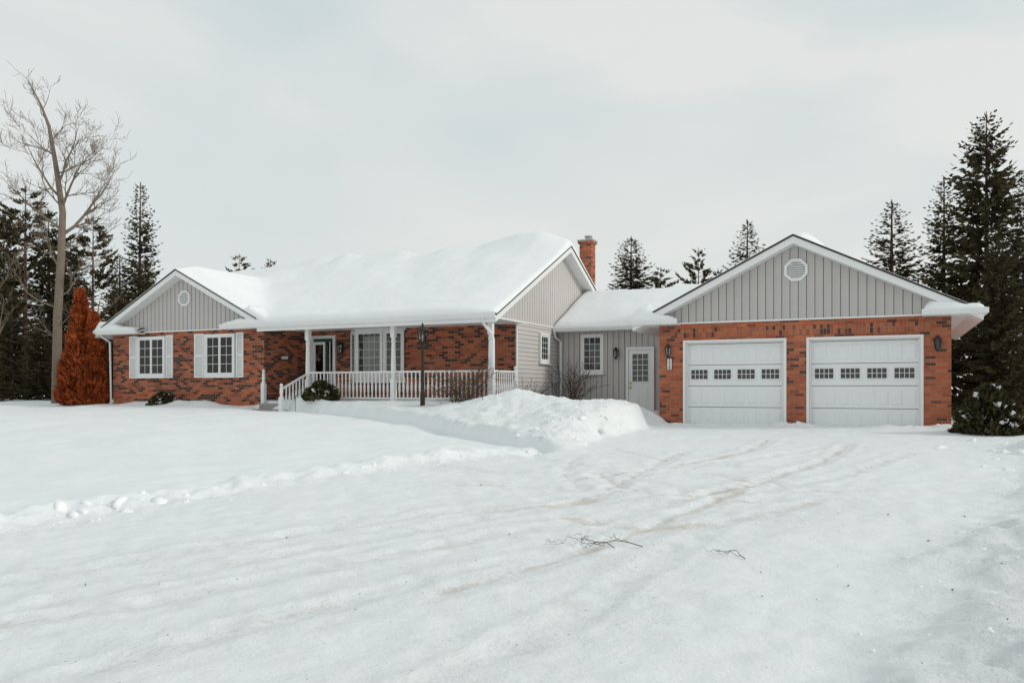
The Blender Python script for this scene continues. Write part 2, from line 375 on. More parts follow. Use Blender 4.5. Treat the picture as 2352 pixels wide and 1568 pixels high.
# windows
fr=P(); gl=P(); ins=P(); cu=P()
def window(mp,u0,u1,v0,v1,units=2,cols=2,rows=4,curtain=0,fw=.07,mw=.018):
    for q in (fr,gl,ins,cu): q.map=mp
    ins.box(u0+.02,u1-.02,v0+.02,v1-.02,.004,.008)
    fr.box(u0,u0+fw,v0,v1,.002,.06); fr.box(u1-fw,u1,v0,v1,.002,.06)
    fr.box(u0+fw,u1-fw,v1-fw,v1,.002,.06); fr.box(u0+fw,u1-fw,v0,v0+fw,.002,.06)
    fr.box(u0-.03,u1+.03,v0-.05,v0-.001,.002,.09)
    W=(u1-u0-2*fw)/units
    for k in range(units):
        a=u0+fw+k*W; b=a+W; f=.045
        if k>0: fr.box(a-.02,a+.02,v0+fw,v1-fw,.003,.055)
        fr.box(a,a+f,v0+fw,v1-fw,.002,.045); fr.box(b-f,b,v0+fw,v1-fw,.002,.045)
        fr.box(a+f,b-f,v0+fw,v0+fw+f,.002,.045); fr.box(a+f,b-f,v1-fw-f,v1-fw,.002,.045)
        gl.box(a+f,b-f,v0+fw+f,v1-fw-f,.026,.03)
        for c in range(1,cols): 
            x=a+f+c*(W-2*f)/cols; fr.box(x-mw/2,x+mw/2,v0+fw+f,v1-fw-f,.0305,.036)
        for r in range(1,rows):
            zz=v0+fw+f+r*(v1-v0-2*fw-2*f)/rows; fr.box(a+f,b-f,zz-mw/2,zz+mw/2,.0308,.0365)
    if curtain:
        for a,b in ((u0+fw,u0+fw+(u1-u0)*curtain),(u1-fw-(u1-u0)*curtain,u1-fw)):
            cu.box(a,b,v0+.08,v1-.08,.010,.016)
    for q in (fr,gl,ins,cu): q.map=None
front=lambda Y:(lambda u,v,o:(u,Y-o,v))
side=lambda X:(lambda u,v,o:(X+o,u,v))
window(front(YW),-23.64,-22.3,1.37,2.75,2,2,4,.13,mw=.014)
window(front(YW),-20.47,-19.15,1.37,2.75,2,2,4,.25,mw=.014)
window(front(YB-.0),-9.10,-8.33,1.46,2.72,1,3,5,.0,mw=.014)
window(side(XR+.02),22.76,23.49,1.78,2.70,1,3,4,.0,mw=.014)
window(front(YM-.32),-15.45,-14.42,1.35,2.80,1,4,5,0.0,.06,.010)
for (ax,ay,bx,by) in ((-15.85,YM-.01,-15.45,YM-.32),(-14.42,YM-.32,-13.85,YM-.01)):
    L_=math.hypot(bx-ax,by-ay); ux,uy=(bx-ax)/L_,(by-ay)/L_; nx,ny=uy,-ux
    mp=(lambda ax,ay,ux,uy,nx,ny:(lambda u,v,o:(ax+ux*u+nx*o,ay+uy*u+ny*o,v)))(ax,ay,ux,uy,nx,ny)
    window(mp,0,L_,1.35,2.80,1,2,5,0.0,.06,.010)
fr.prism([(-15.9,YM-.002,1.15),(-15.47,YM-.36,1.15),(-14.40,YM-.36,1.15),(-13.80,YM-.002,1.15)],(0,0,.15))
fr.prism([(-15.9,YM-.002,2.801),(-15.47,YM-.36,2.801),(-14.40,YM-.36,2.801),(-13.80,YM-.002,2.801)],(0,0,.06))
D0,D1=-7.56,-6.66
m_=front(YB-.02)
dp=P(); dp.map=m_
fr.map=m_; gl.map=m_; ins.map=m_
fr.box(D0,D0+.07,.17,2.27,0,.09); fr.box(D1-.07,D1,.17,2.27,0,.09); fr.box(D0+.07,D1-.07,2.20,2.27,0,.09)
dp.box(D0+.07,D1-.07,.2,2.20,0,.04)
a,b=D0+.20,D1-.20
fr.box(a-.03,b+.03,1.17,2.08,.041,.055); ins.box(a,b,1.20,2.05,.0555,.057); gl.box(a,b,1.20,2.05,.06,.062)
for c in range(1,3): fr.box(a+c*(b-a)/3-.008,a+c*(b-a)/3+.008,1.2,2.05,.0625,.07)
for r in range(1,5): fr.box(a,b,1.2+r*.17-.008,1.2+r*.17+.008,.0627,.0705)
for (u0,u1) in ((a-.02,(a+b)/2-.02),((a+b)/2+.02,b+.02)):
    dp.box(u0,u1,.40,1.0,.041,.048); dp.box(u0+.04,u1-.04,.44,.96,.0485,.056)
dp.obj('side_entry_door',M['door'],house)
kn=P(); kn.map=m_
kn.box(D0+.11,D0+.16,1.12,1.17,.041,.09); kn.box(D0+.11,D0+.16,.97,1.03,.041,.10); kn.obj('door_knobs',M['brass'],house)
m_=front(YM-.002); 
for q in (fr,gl,ins): q.map=m_
gp=P(); gp.map=m_
fr.box(-17.72,-17.40,.6,2.72,0,.05); fr.box(-16.60,-16.50,.6,2.72,0,.06); fr.box(-17.40,-16.60,2.62,2.72,0,.06)
gp.box(-17.39,-16.61,2.52,2.61,0,.05)
fr.box(-17.39,-17.32,.6,2.51,0,.07); fr.box(-16.98,-16.90,.6,2.51,0,.07); fr.box(-17.32,-16.98,2.42,2.51,0,.07); fr.box(-17.32,-16.98,.6,.95,0,.07)
gp.box(-16.90,-16.84,.6,2.51,0,.06)
ins.box(-17.32,-16.98,.95,2.42,.004,.008); gl.box(-17.32,-16.98,.95,2.42,.03,.034)
ins.box(-16.84,-16.60,.6,2.51,.004,.008); gl.box(-16.82,-16.62,.9,2.4,.03,.034); fr.box(-16.74,-16.71,.6,2.51,.036,.05)
gp.obj('entry_green_trim',M['green'],house)
for q in (fr,gl,ins): q.map=None
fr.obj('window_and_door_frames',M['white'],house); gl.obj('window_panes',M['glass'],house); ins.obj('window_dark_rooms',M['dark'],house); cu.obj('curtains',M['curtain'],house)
sv=P()
for a,b in ((-24.05,-23.68),(-22.27,-21.95),(-20.95,-20.52),(-19.11,-18.80)):
    sv.box(a,a+.05,YW-.035,YW-.001,1.33,2.78); sv.box(b-.05,b,YW-.035,YW-.001,1.33,2.78)
    for zz in (1.33,2.02,2.72): sv.box(a+.05,b-.05,YW-.034,YW-.001,zz,zz+.06)
    z=1.41
    while z<2.70:
        sv.prism([(a+.05,YW-.002,z+.04),(a+.05,YW-.028,z),(a+.05,YW-.022,z-.006),(a+.05,YW-.002,z+.02)],(b-a-.1,0,0)); z+=.045
sv.obj('louvred_shutters',M['white'],house)
# porch
po=P()
po.box(-16.3,-9.85,19.36,YM-.002,.50,.62); 
for (x,y) in ((-16.24,19.45),(-13.1,19.45),(-9.92,19.45)):
    po.box(x-.07,x+.07,y-.07,y+.07,.62,1.25)
    po.lathe(x,y,[(.065,1.25),(.08,1.28),(.055,1.32),(.075,1.38),(.078,1.6),(.065,2.1),(.058,2.3),(.08,2.35),(.055,2.4),(.07,2.46)],12)
    po.box(x-.07,x+.07,y-.07,y+.07,2.46,2.864)
def newel(x,y,z0,z1):
    po.box(x-.06,x+.06,y-.06,y+.06,z0,z1-.42)
    po.lathe(x,y,[(.05,z1-.42),(.065,z1-.39),(.035,z1-.35),(.055,z1-.28),(.045,z1-.16),(.06,z1-.13),(.025,z1-.10),(.05,z1-.06),(.052,z1-.035),(.02,z1)],10)
newel(-17.72,19.12,.2,1.56); newel(-16.32,18.35,.2,1.12); newel(-9.9,20.98,.5,1.62)
BAL=[(.022,0),(.027,.05),(.02,.1),(.033,.22),(.037,.3),(.025,.42),(.018,.5),(.03,.53),(.02,.56),(.026,.7)]
def rail(x0,y0,x1,y1,z0a,z0b,h=.86):
    L_=math.hypot(x1-x0,y1-y0); n=int(L_/.135); ux,uy=(x1-x0)/L_,(y1-y0)/L_; nx,ny=-uy*.035,ux*.035
    for zz,th in ((h-.05,.05),(.04,.05)):
        po.prism([(x0-nx,y0-ny,z0a+zz),(x0+nx,y0+ny,z0a+zz),(x0+nx,y0+ny,z0a+zz+th),(x0-nx,y0-ny,z0a+zz+th)],(x1-x0,y1-y0,z0b-z0a))
    for k in range(1,n):
        t=k/n; x=x0+(x1-x0)*t; y=y0+(y1-y0)*t; z=z0a+(z0b-z0a)*t+.09
        po.lathe(x,y,[(r,z+q*(h-.14)/.7) for r,q in BAL],6)
rail(-16.17,19.45,-13.17,19.45,.62,.62); rail(-13.03,19.45,-9.99,19.45,.62,.62)
rail(-9.9,19.52,-9.9,20.92,.62,.62)
rail(-16.26,19.38,-16.32,18.41,.60,.18,.82)
po.obj('porch_posts_and_railing',M['white'],house)
st=P()
for k in range(3): st.box(-17.7,-16.35,18.3+k*.3,19.45,.0+k*.17,.17+k*.17)
st.box(-17.9,-16.31,19.36,YM-.003,.3,.60)
st.obj('porch_steps',M['concrete'],house)
pf=P(); pf.box(-16.25,-9.9,19.42,19.46,.0,.5); pf.obj('porch_skirt',M['white'],house)
tr.tube([(-9.95,19.0,2.90),(-9.95,19.1,2.72),(-9.83,19.34,2.45),(-9.80,19.36,2.3),(-9.80,19.36,.6)],[.045]*5,6)
tr.tube([(-9.86,23.84,2.8),(-9.86,23.95,2.62),(-9.78,24.2,2.5),(-9.78,24.22,.4)],[.04]*4,6)
tr.tube([(-25.3,19.05,2.9),(-24.96,19.3,2.6),(-24.95,19.34,.4)],[.035]*3,6)
tr.obj('white_trim_and_downspouts',M['white'],house)
la=P(); lg=P()
def lantern(x,y,z,s=1):
    la.box(x-.04*s,x+.04*s,y-.02,y-.001,z-.1*s,z+.1*s)
    la.tube([(x,y-.01,z+.05*s),(x,y-.08*s,z+.17*s),(x,y-.13*s,z+.14*s)],[.012*s]*3,5)
    la.lathe(x,y-.13*s,[(.02*s,z+.15*s),(.085*s,z+.08*s),(.085*s,z+.07*s)],6)
    la.lathe(x,y-.13*s,[(.05*s,z-.15*s),(.055*s,z-.12*s),(.02*s,z-.19*s)][::-1],6)
    for k in range(6):
        t=k*math.pi/3; la.tube([(x+.075*s*math.cos(t),y-.13*s+.075*s*math.sin(t),z+.075*s),(x+.05*s*math.cos(t),y-.13*s+.05*s*math.sin(t),z-.13*s)],[.008*s]*2,4)
    lg.lathe(x,y-.13*s,[(.045*s,z-.12*s),(.068*s,z+.065*s)],6)
lantern(-5.22,YG,1.95,1.0); lantern(.93,YG,2.0,1.05); lantern(-7.88,YB-.03,2.10,1.1); lantern(-16.25,YM,2.3,1.2)
la.obj('wall_lanterns',M['black'],house); lg.obj('lantern_glass',M['glass'],house)
pl=P(); pl.box(-5.27,-5.13,YG-.018,YG-.001,1.44,1.76); pl.obj('number_plaque_border',M['black'],house)
pl=P(); pl.box(-5.255,-5.145,YG-.022,YG-.0185,1.455,1.745); pl.obj('number_plaque',M['white'],house)
for k,ch_ in enumerate('538'):
    c=bpy.data.curves.new('digit','FONT'); c.body=ch_; c.size=.12; c.align_x='CENTER'; c.extrude=.001; c.offset=.002
    o=bpy.data.objects.new('house_number_digit',c); S.collection.objects.link(o); o.location=(-5.20,YG-.024,1.655-k*.095); o.rotation_euler=(math.pi/2,0,0)
    c.materials.append(M['black']); o.parent=house
mb=P(); mb.box(XR+.03,XR+.16,23.75,24.0,1.15,1.5); mb.box(XR+.03,XR+.1,23.82,23.92,.3,1.15); mb.box(XR+.03,XR+.14,24.02,24.18,1.2,1.35)
mb.tube([(XR+.1,24.05,.3),(XR+.1,24.05,1.2)],[.03]*2,6)
mb.obj('electric_meter',M['grey'],house)
sg=P(); 
for k in range(2):
    c0=20.05+k*.5; sg.tube([(XW+.03,c0+.13*math.cos(t)*(1-t/9),1.98+.1*math.sin(t)*(1-t/9)) for t in np.linspace(0,6.5,14)],[.012]*14,5)
sg.tube([(XW+.03,19.95,1.9),(XW+.03,20.7,1.9)],[.012]*2,5)
sg.tube([(XW+.02,20.95,1.1),(XW+.05,20.95,1.7),(XW+.15,20.8,1.85),(XW+.2,20.6,1.8)],[.01]*4,5)
sg.obj('wrought_iron_scroll',M['black'],house)
pq=P(); pq.box(XW+.02,XW+.035,20.15,20.45,1.93,2.02); pq.obj('name_plate',M['white'],house)
ch=P(); ch.box(-10.48,-10.02,27.8,28.25,3,6.34); ch.box(-10.53,-9.97,27.75,28.3,6.34,6.42); ch.obj('chimney',M['brickg'],house)
cc=P(); cc.box(-10.55,-9.95,27.73,28.32,6.42,6.48); cc.obj('chimney_crown',M['concrete'],house)
cf=P(); cf.lathe(-10.2,28,[(.11,6.48),(.11,6.58),(.15,6.59),(.15,6.64)],12); cf.obj('chimney_flue',M['metal'],house)

# roof snow
def blur(a,n):
    for _ in range(n):
        b=np.pad(a,1,mode='edge'); a=(b[:-2,1:-1]+b[2:,1:-1]+b[1:-1,:-2]+b[1:-1,2:]+4*b[1:-1,1:-1])/8
    return a
def snowfield(name,xs,ys,rects,Rf,Tf,w=.16,nb=25):
    X,Y=np.meshgrid(xs,ys,indexing='ij')
    R=Rf(X,Y); d=np.full(X.shape,-1.)
    for (a,b,c,e) in rects: d=np.maximum(d,np.minimum(np.minimum(X-a,b-X),np.minimum(Y-c,e-Y)))
    ins_=d>=-1e-6
    Rs=np.maximum(blur(R,nb),R) if nb else R
    q=np.clip(d/w,0,1); e=np.sqrt(1-(1-q)**2)
    Z=R+(Rs-R)*ss(np.clip(d/.5,0,1))+Tf(X,Y,d)*(.45+.55*e)
    nx,ny=X.shape; idx=-np.ones(X.shape,int); v=[];f=[]
    for i in range(nx):
        for j in range(ny):
            if ins_[i,j]: idx[i,j]=len(v); v.append((X[i,j],Y[i,j],Z[i,j]))
    cell=ins_[:-1,:-1]&ins_[1:,:-1]&ins_[:-1,1:]&ins_[1:,1:]
    low={}
    def lo(i,j):
        if (i,j) not in low: low[(i,j)]=len(v); v.append((X[i,j],Y[i,j],R[i,j]-.01))
        return low[(i,j)]
    for i in range(nx-1):
        for j in range(ny-1):
            if not cell[i,j]: continue
            f.append((idx[i,j],idx[i+1,j],idx[i+1,j+1],idx[i,j+1]))
            if j==0 or not cell[i,j-1]: f.append((lo(i,j),lo(i+1,j),idx[i+1,j],idx[i,j]))
            if j==ny-2 or not cell[i,j+1]: f.append((idx[i,j+1],idx[i+1,j+1],lo(i+1,j+1),lo(i,j+1)))
            if i==0 or not cell[i-1,j]: f.append((lo(i,j),idx[i,j],idx[i,j+1],lo(i,j+1)))
            if i==nx-2 or not cell[i+1,j]: f.append((idx[i+1,j],lo(i+1,j),lo(i+1,j+1),idx[i+1,j+1]))
    return mesh_obj(name,v,f,M['snow'],house,True)
def seg(*pts):
    out=[]
    for (a,b,st_) in pts:
        n=max(1,round((b-a)/st_)); out+=list(np.linspace(a,b,n+1)[:-1])
    out.append(pts[-1][1]); return np.array(out)
rx=[-25.3,-23,-21.8,-20.8,-19.9,-19.2,-18.65,-17.9,-17.2,-16.1,-15.4,-14.8,-14.3,-13.9,-13,-12.3,-11.4,-10.6,-9.56]
rt=[ .08, .10, .20, .25, .36, .30,  .42,  .28,  .30, .32,  .16,  .17,  .32,  .31, .26, .42,.58,.60,.47]
def Rm(X,Y):
    m=5.70-.4902*np.abs(Y-24.64); wv=4.93-.5*np.abs(X+21.42)
    return np.where(Y<23.2,np.maximum(m,wv),m)
def Tm(X,Y,d):
    t=np.interp(X,rx,rt); w=np.exp(-((Y-24.8)/.9)**2)
    base=.22+.16*fbm(X*.5,Y*.5)+.18*fbm(X*.8+5,Y*.4)*np.exp(-((Y-23.6)/2.2)**2)
    th=base*(1-w)+t*w
    k=ss((XR+.3-X+.4)/1.6)
    kl=ss((X+25.4)/1.2)
    kf=np.where(X<-18.3,ss((Y-18.9)/1.0),1)
    return np.maximum(.03,th*(.35+.65*k)*(.3+.7*kl)*(.12+.88*kf))
snowfield('main_roof_snow',seg((-25.3,-9.56,.09)),seg((18.99,19.6,.05),(19.6,26.5,.09),(26.5,30.2,.25)),[(-25.3,-9.56,18.99,30.2)],Rm,Tm)
def Rg(X,Y):
    a=np.where(X>=-6.1,4.65-.5*np.abs(X+2.13),-9); b=np.where((Y>=23.9)&(X<-3.2),4.30-.5*np.abs(Y-26.7),-9)
    return np.maximum(a,b)
def Tg(X,Y,d):
    kf=ss((Y-20.1)/1.6); t=.16+.16*fbm(X*.7,Y*.7)+.16*np.exp(-((Y-24.2)/1.0)**2-((X+6.5)/1.8)**2)
    t=t*(1-.85*ss((X+1.9)/.9))
    cap=.24*np.exp(-((Y-22.3)/1.0)**2-((X+1.9)/.6)**2)
    bare=ss((Y-26.45)/.2)*np.exp(-((X+7.6)/.8)**2)
    return np.maximum(.015,(t*(.15+.85*kf)+cap)*(1-.9*bare))
snowfield('garage_roof_snow',seg((-9.92,-6.1,.1),(-6.1,1.82,.1)),seg((20.0,20.6,.06),(20.6,23.9,.1),(23.9,29.5,.1)),[(-6.1,1.82,20.0,28.3),(-9.92,-3,23.9,29.5)],Rg,Tg,nb=8)
def heap(name,x0,x1,y0,y1,z0,tf):
    xs=np.linspace(x0,x1,28); ys=np.linspace(y0,y1,12); X,Y=np.meshgrid(xs,ys,indexing='ij')
    u=(X-x0)/(x1-x0); w=(Y-y0)/(y1-y0)
    e=np.clip(4*u*(1-u)*2.2,0,1)**.5*np.clip(w*6,0,1)**.5
    Z=z0+tf(u,w)*e*(1+.7*fbm(X*4,Y*4))
    v=[(X[i,j],Y[i,j],Z[i,j]) for i in range(28) for j in range(12)]
    f=[(i*12+j,(i+1)*12+j,(i+1)*12+j+1,i*12+j+1) for i in range(27) for j in range(11)]
    return mesh_obj(name,v,f,M['snow'],house,True)
heap('return_snow',-6.15,-4.95,19.93,YG-.005,2.70,lambda u,w:.13+.40*np.exp(-((u-.3)/.28)**2)*(.3+.7*w))
heap('return_snow',.62,1.84,19.93,YG-.005,2.70,lambda u,w:.14+.14*np.exp(-((u-.3)/.3)**2)*(.3+.7*w))
heap('return_snow',-25.4,-23.35,18.97,YW-.005,2.96,lambda u,w:.12+.24*np.exp(-((u-.2)/.3)**2))
heap('return_snow',-19.42,-17.6,18.97,YW-.005,2.985,lambda u,w:.10+.16*u)

# ------------------------------------------------------------------ GROUND
tracks=[([(-.73,16.3),(-.93,13.6),(-1.49,10.9),(-1.88,8.5),(-2.11,7.3),(-2.5,5.8),(-2.8,4.8)],.10,.50),
 ([(-2.17,16.4),(-2.37,13.7),(-3.2,11.65),(-3.86,10.2)],.08,.50),
 ([(-3.28,8.27),(-3.2,9.3),(-3.34,13.8)],.09,.50),([(-4.87,12.9),(-4.33,10.75),(-3.4,9.2)],.06,.46),
 ([(-3.8,10.9),(-2.97,9.5),(-2.03,9.2),(-1.49,10.9)],.08,.56),([(-2.4,11.4),(-1.49,10.6),(-.6,10.3)],.08,.50),
 ([(-4.96,3.07),(-4.49,3.97),(-3.96,5.2),(-3.44,6.5),(-2.6,7.7),(-1.9,9.76),(-1.2,12.5)],.10,.36),
 ([(-6.3,3.0),(-5.9,4.2),(-5.3,5.6),(-4.6,7.0),(-3.7,8.4),(-2.9,9.6)],.10,.30),
 ([(-5.4,2.9),(-5.1,4.0),(-4.6,5.4),(-4.0,6.8),(-3.2,8.2),(-2.3,9.6)],.07,.30),
 ([(-2.2,2.4),(-1.9,4.0),(-1.7,6.0),(-1.5,8.0)],.12,.18),
 ([(-3.9,2.6),(-3.5,4.0),(-2.9,5.4),(-2.3,6.6),(-1.6,7.8)],.10,.32),
 ([(-3.0,7.6),(-2.2,7.3),(-1.5,7.9),(-.8,9.4)],.18,.46),
 ([(-3.0,8.9),(-3.3,8.2),(-3.9,7.6)],.16,.50),
 ([(-5.2,9.2),(-4.1,9.4),(-2.6,8.7),(-1.2,9.4)],.08,.42),([(-6.5,10.8),(-4.9,10.3),(-3.4,11.2),(-2.2,12.6)],.06,.36),
 ([(-5.4,12.2),(-4.2,11.6),(-3.0,10.2),(-1.6,9.8),(-.2,10.6)],.06,.40),
 ([(-4.6,14.0),(-3.6,12.8),(-2.2,12.2),(-.4,12.8)],.05,.34),([(-1.2,15.5),(-2.4,12.4),(-3.9,11.4)],.05,.36),
 ([(.2,14.8),(-.5,12.0),(-1.3,10.0),(-2.6,8.8)],.06,.36)]
def pdist(X,Y,pl):
    d=np.full(X.shape,1e9)
    for (a,b),(c,e) in zip(pl[:-1],pl[1:]):
        vx,vy=c-a,e-b; t=np.clip(((X-a)*vx+(Y-b)*vy)/(vx*vx+vy*vy),0,1)
        d=np.minimum(d,np.hypot(X-a-t*vx,Y-b-t*vy))
    return d
def smoothpl(pl):
    p=np.array(pl); 
    for _ in range(2):
        q=[p[0]]
        for a,b in zip(p[:-1],p[1:]): q+= [a*.75+b*.25,a*.25+b*.75]
        q.append(p[-1]); p=np.array(q)
    return [tuple(k) for k in p]
tracks=[(smoothpl(a),b,c) for a,b,c in tracks]
def ground(X,Y,full=False):
    plane=-.6+.0325*np.clip(Y,0,20.5)
    Ex=np.interp(Y,[-20,0,4.7,8.7,12.7,14.9,20.5,40],[-10,-7.9,-7.7,-7.4,-5.9,-5.7,-5.6,-5.6])+.5*fbm(Y*.9,Y*.3+3)+.25*fbm(X*2,Y*3,3)
    Er=np.interp(Y,[-20,4,6.9,9,14,19,40],[-1,-.6,-.25,.3,1.6,2.0,2.2])+.7*fbm(Y*.7+9,Y*.2)+.5*fbm(X*1.5,Y*1.5)
    lm=ss((Ex-X)/.45)
    lawn=.10+.29*ss((Ex-X)/9)*ss((Y-4)/14)
    z=plane+lm*lawn
    z=z+.085*np.exp(-((X-Ex+.3)/.32)**2)*(.5+2.6*fbm(X*2.2,Y*2.2,4)+1.6*fbm(X*6,Y*6,3))*(1-ss((Y-11)/3))
    z=z+lm*(.14*fbm(X*.6,Y*.8,4)+.04*fbm(X*3,Y*4,3))
    rm=ss((X-Er)/1.0)
    z=z+rm*(.05+.05*np.clip(X-Er,0,3))
    z=z+rm*.30*fbm(X*1.2,Y*1.2,5)+rm*.20*fbm(X*3.6,Y*3.6,5)
    Yp=np.interp(X,[-18.2,-17.3,-13,-10.3,-7.6,-5.5],[18.9,18.5,17.2,15.9,14.2,13.0])
    nd=Y-Yp; inx=ss((X+18.6)/.8)*ss((-5.3+.7*fbm(Y*.9,X*.3)+.5*fbm(X*2.5,Y*2.5,3)-X)/.65)
    jag=.35*fbm(X*1.5,Y*1.5,4)
    bank=np.clip(.08+(Y-14.2)*.135,.05,.60)+.36*np.exp(-((X+8.3)/1.4)**2-((Y-17.6)/1.1)**2)
    bank=bank+.16*np.exp(-((X+15.8)/.9)**2-((Y-18.55)/.3)**2)+.16*np.exp(-((X+6.3)/.8)**2-((Y-16.8)/2.0)**2)
    bank=bank+(.22*fbm(X*1.1,Y*1.1,5)+.17*fbm(X*3.2,Y*3.2,4)+.06*fbm(X*9,Y*9,3))*(1-.55*ss((-11-X)/2))
    bank=bank-.10*np.exp(-((X+11.3)/.8)**2-((Y-18.0)/.7)**2)
    bank=bank-.33*ss((X+8.1)/.7)*ss((Y-20.3)/1.2)-.18*ss((X+6.4)/.6)*ss((Y-18.9)/1.5)
    mn=ss((nd+jag-.38)/.26)*inx
    path=(1-ss((np.abs(nd)-.35)/.35))*inx*(1-mn)
    z=z-path*.12
    z=z*(1-mn)+np.maximum(bank,z)*mn
    for (a,b,h,sx,sy) in ((-20.3,19.0,.16,1.0,.4),(-22.5,19.1,.10,1.8,.4),(-15.6,18.9,.15,.5,.3),(2.6,15.8,.28,.6,.9),(3.2,14.0,.25,.8,.9),(2.0,20.0,.08,.8,.6)):
        z=z+h*np.exp(-((X-a)/sx)**2-((Y-b)/sy)**2)*(1+1.4*fbm(X*3,Y*3))
    z=z+.06*np.exp(-((Y-20.22)/.14)**2)*(X>-5.4)*(X<1.3)*(1.0+3.2*fbm(X*1.7,Y,3))
    far=ss((np.hypot(X+6,Y-12)-35)/60)
    z=z+.05*fbm(X*.35,Y*.35,4)*(.3+.7*lm)+.9*far*fbm(X*.02,Y*.02,3)
    dm=(1-lm)*(1-rm)
    z=z+dm*(.04*fbm(X*1.3,Y*1.3,4)+.04*fbm(X*5,Y*5,4))*(Y<20)
    sand=np.zeros_like(X); pack=np.zeros_like(X)
    sel=(Y>1)&(Y<18)&(X>-9)&(X<3)
    if sel.any():
        xs,ys=X[sel],Y[sel]; s=np.zeros_like(xs); r=np.zeros_like(xs); p=np.zeros_like(xs)
        wob=.12*fbm(xs*1.3,ys*1.3,3)
        for pl,w,a in tracks:
            d=pdist(xs+wob,ys+wob,pl); s=np.maximum(s,a*np.exp(-(d/w)**2)); r=r+.014*np.exp(-(d/(w*1.3))**2)-.010*np.exp(-((d-.2)/.06)**2)
            p=np.maximum(p,np.exp(-(d/(w*4.5))**2))
        z[sel]-=r*(1+2.4*fbm(xs*6,ys*6,3)); sand[sel]=s; pack[sel]=np.clip(.22+.36*p,0,1)*dm[sel]
    inh=(X>-24.85)&(X<-10.0)&(Y>19.62); z=np.where(inh,np.minimum(z,.2),z)
    ing=(X>-5.42)&(X<1.15)&(Y>20.56); z=np.where(ing,-.12,z)
    inb=(X>-9.9)&(X<-5.4)&(Y>24.4); z=np.where(inb,-.1,z)
    if full: return z,sand,pack,np.clip(rm+mn*.7+.35*np.exp(-((X-Ex)/.4)**2)*(Y<13),0,1)
    return z
xs=np.concatenate([[-600,-350,-200,-120,-80,-60,-48],seg((-40,-30,.7),(-30,-9,.11),(-9,3.5,.045),(3.5,8,.3),(8,30,2)),[40,60,100,180,350,600]])
ys=np.concatenate([[-300,-100,-40,-15,-6,-3,-1,0,1],seg((1.6,6,.035),(6,13,.05),(13,21,.075),(21,25,.2),(25,50,1.2)),[65,85,120,200,400,800]])
X,Y=np.meshgrid(xs,ys,indexing='ij'); Z,sa,pk,rg=ground(X,Y,True)
nx,ny=X.shape; V=np.stack([X.ravel(),Y.ravel(),Z.ravel()],1)
I=np.arange(nx*ny).reshape(nx,ny); F=np.stack([I[:-1,:-1].ravel(),I[1:,:-1].ravel(),I[1:,1:].ravel(),I[:-1,1:].ravel()],1)
me=bpy.data.meshes.new('snowy_ground'); me.vertices.add(len(V)); me.vertices.foreach_set('co',V.ravel())
me.loops.add(F.size); me.loops.foreach_set('vertex_index',F.ravel()); me.polygons.add(len(F)); me.polygons.foreach_set('loop_start',np.arange(len(F))*4); me.polygons.foreach_set('loop_total',np.full(len(F),4))
me.polygons.foreach_set('use_smooth',np.ones(len(F),bool)); me.update(); me.validate()
ca=me.color_attributes.new('sand','FLOAT_COLOR','POINT'); ca.data.foreach_set('color',np.stack([sa.ravel(),pk.ravel(),rg.ravel(),np.ones(nx*ny)],1).ravel())
me.materials.append(M['gsnow']); go=bpy.data.objects.new('snowy_ground',me); S.collection.objects.link(go)
def gz(x,y): return float(ground(np.array([float(x)]),np.array([float(y)]))[0])

# snow chunks
bm=bmesh.new(); bmesh.ops.create_icosphere(bm,subdivisions=2,radius=1); iv=[v.co.copy() for v in bm.verts]; iff=[tuple(v.index for v in f.verts) for f in bm.faces]; bm.free()
ck=P(); rr=random.Random(5)
def chunk(x,y,s):
    z=gz(x,y)-s*.3; ph=[rr.uniform(0,6) for _ in range(3)]; sc=(rr.uniform(.7,1.4),rr.uniform(.7,1.3),rr.uniform(.5,.8)); an=rr.uniform(0,6)
    vs_=[]
    for c in iv:
        k=s*(1+.22*math.sin(3*c.x+ph[0])+.22*math.sin(4*c.y+ph[1])+.15*math.sin(5*c.z+ph[2]))
        a,b=c.x*k*sc[0],c.y*k*sc[1]; vs_.append((x+a*math.cos(an)-b*math.sin(an),y+a*math.sin(an)+b*math.cos(an),z+c.z*k*sc[2]))
    ck.add(vs_,iff)
for _ in range(90):
    y=rr.uniform(2.5,12.5); e=float(np.interp(y,[0,4.7,8.7,12.7],[-7.9,-7.7,-7.4,-5.9])); chunk(e+rr.gauss(-.2,.2),y,rr.choice([.012,.018,.025,.035,.05]))
for _ in range(9): chunk(-7.85+rr.gauss(0,.14),6.0+rr.gauss(0,.5),rr.uniform(.06,.11))
for _ in range(160):
    y=rr.uniform(4,13); e=float(np.interp(y,[4,6.9,9,14],[-.2,.2,.7,1.7])); chunk(e+abs(rr.gauss(0,.7))-.1,y,rr.choice([.005,.006,.008,.012,.018,.03]))
for _ in range(110): chunk(-5.6+rr.gauss(-.5,.5),rr.uniform(13.2,19.5),rr.choice([.02,.03,.05,.08]))
for _ in range(50): chunk(2.2+rr.gauss(0,.5),15+rr.gauss(0,1.2),rr.choice([.04,.06,.1]))
for _ in range(40): chunk(rr.uniform(-5.3,1.1),20.15+rr.gauss(0,.08),rr.choice([.015,.025,.05]))
for _ in range(12): chunk(-2.05+rr.gauss(0,.15),20.2+rr.gauss(0,.08),rr.uniform(.04,.09))
ck.obj('snow_chunks',M['snow'],None,True)

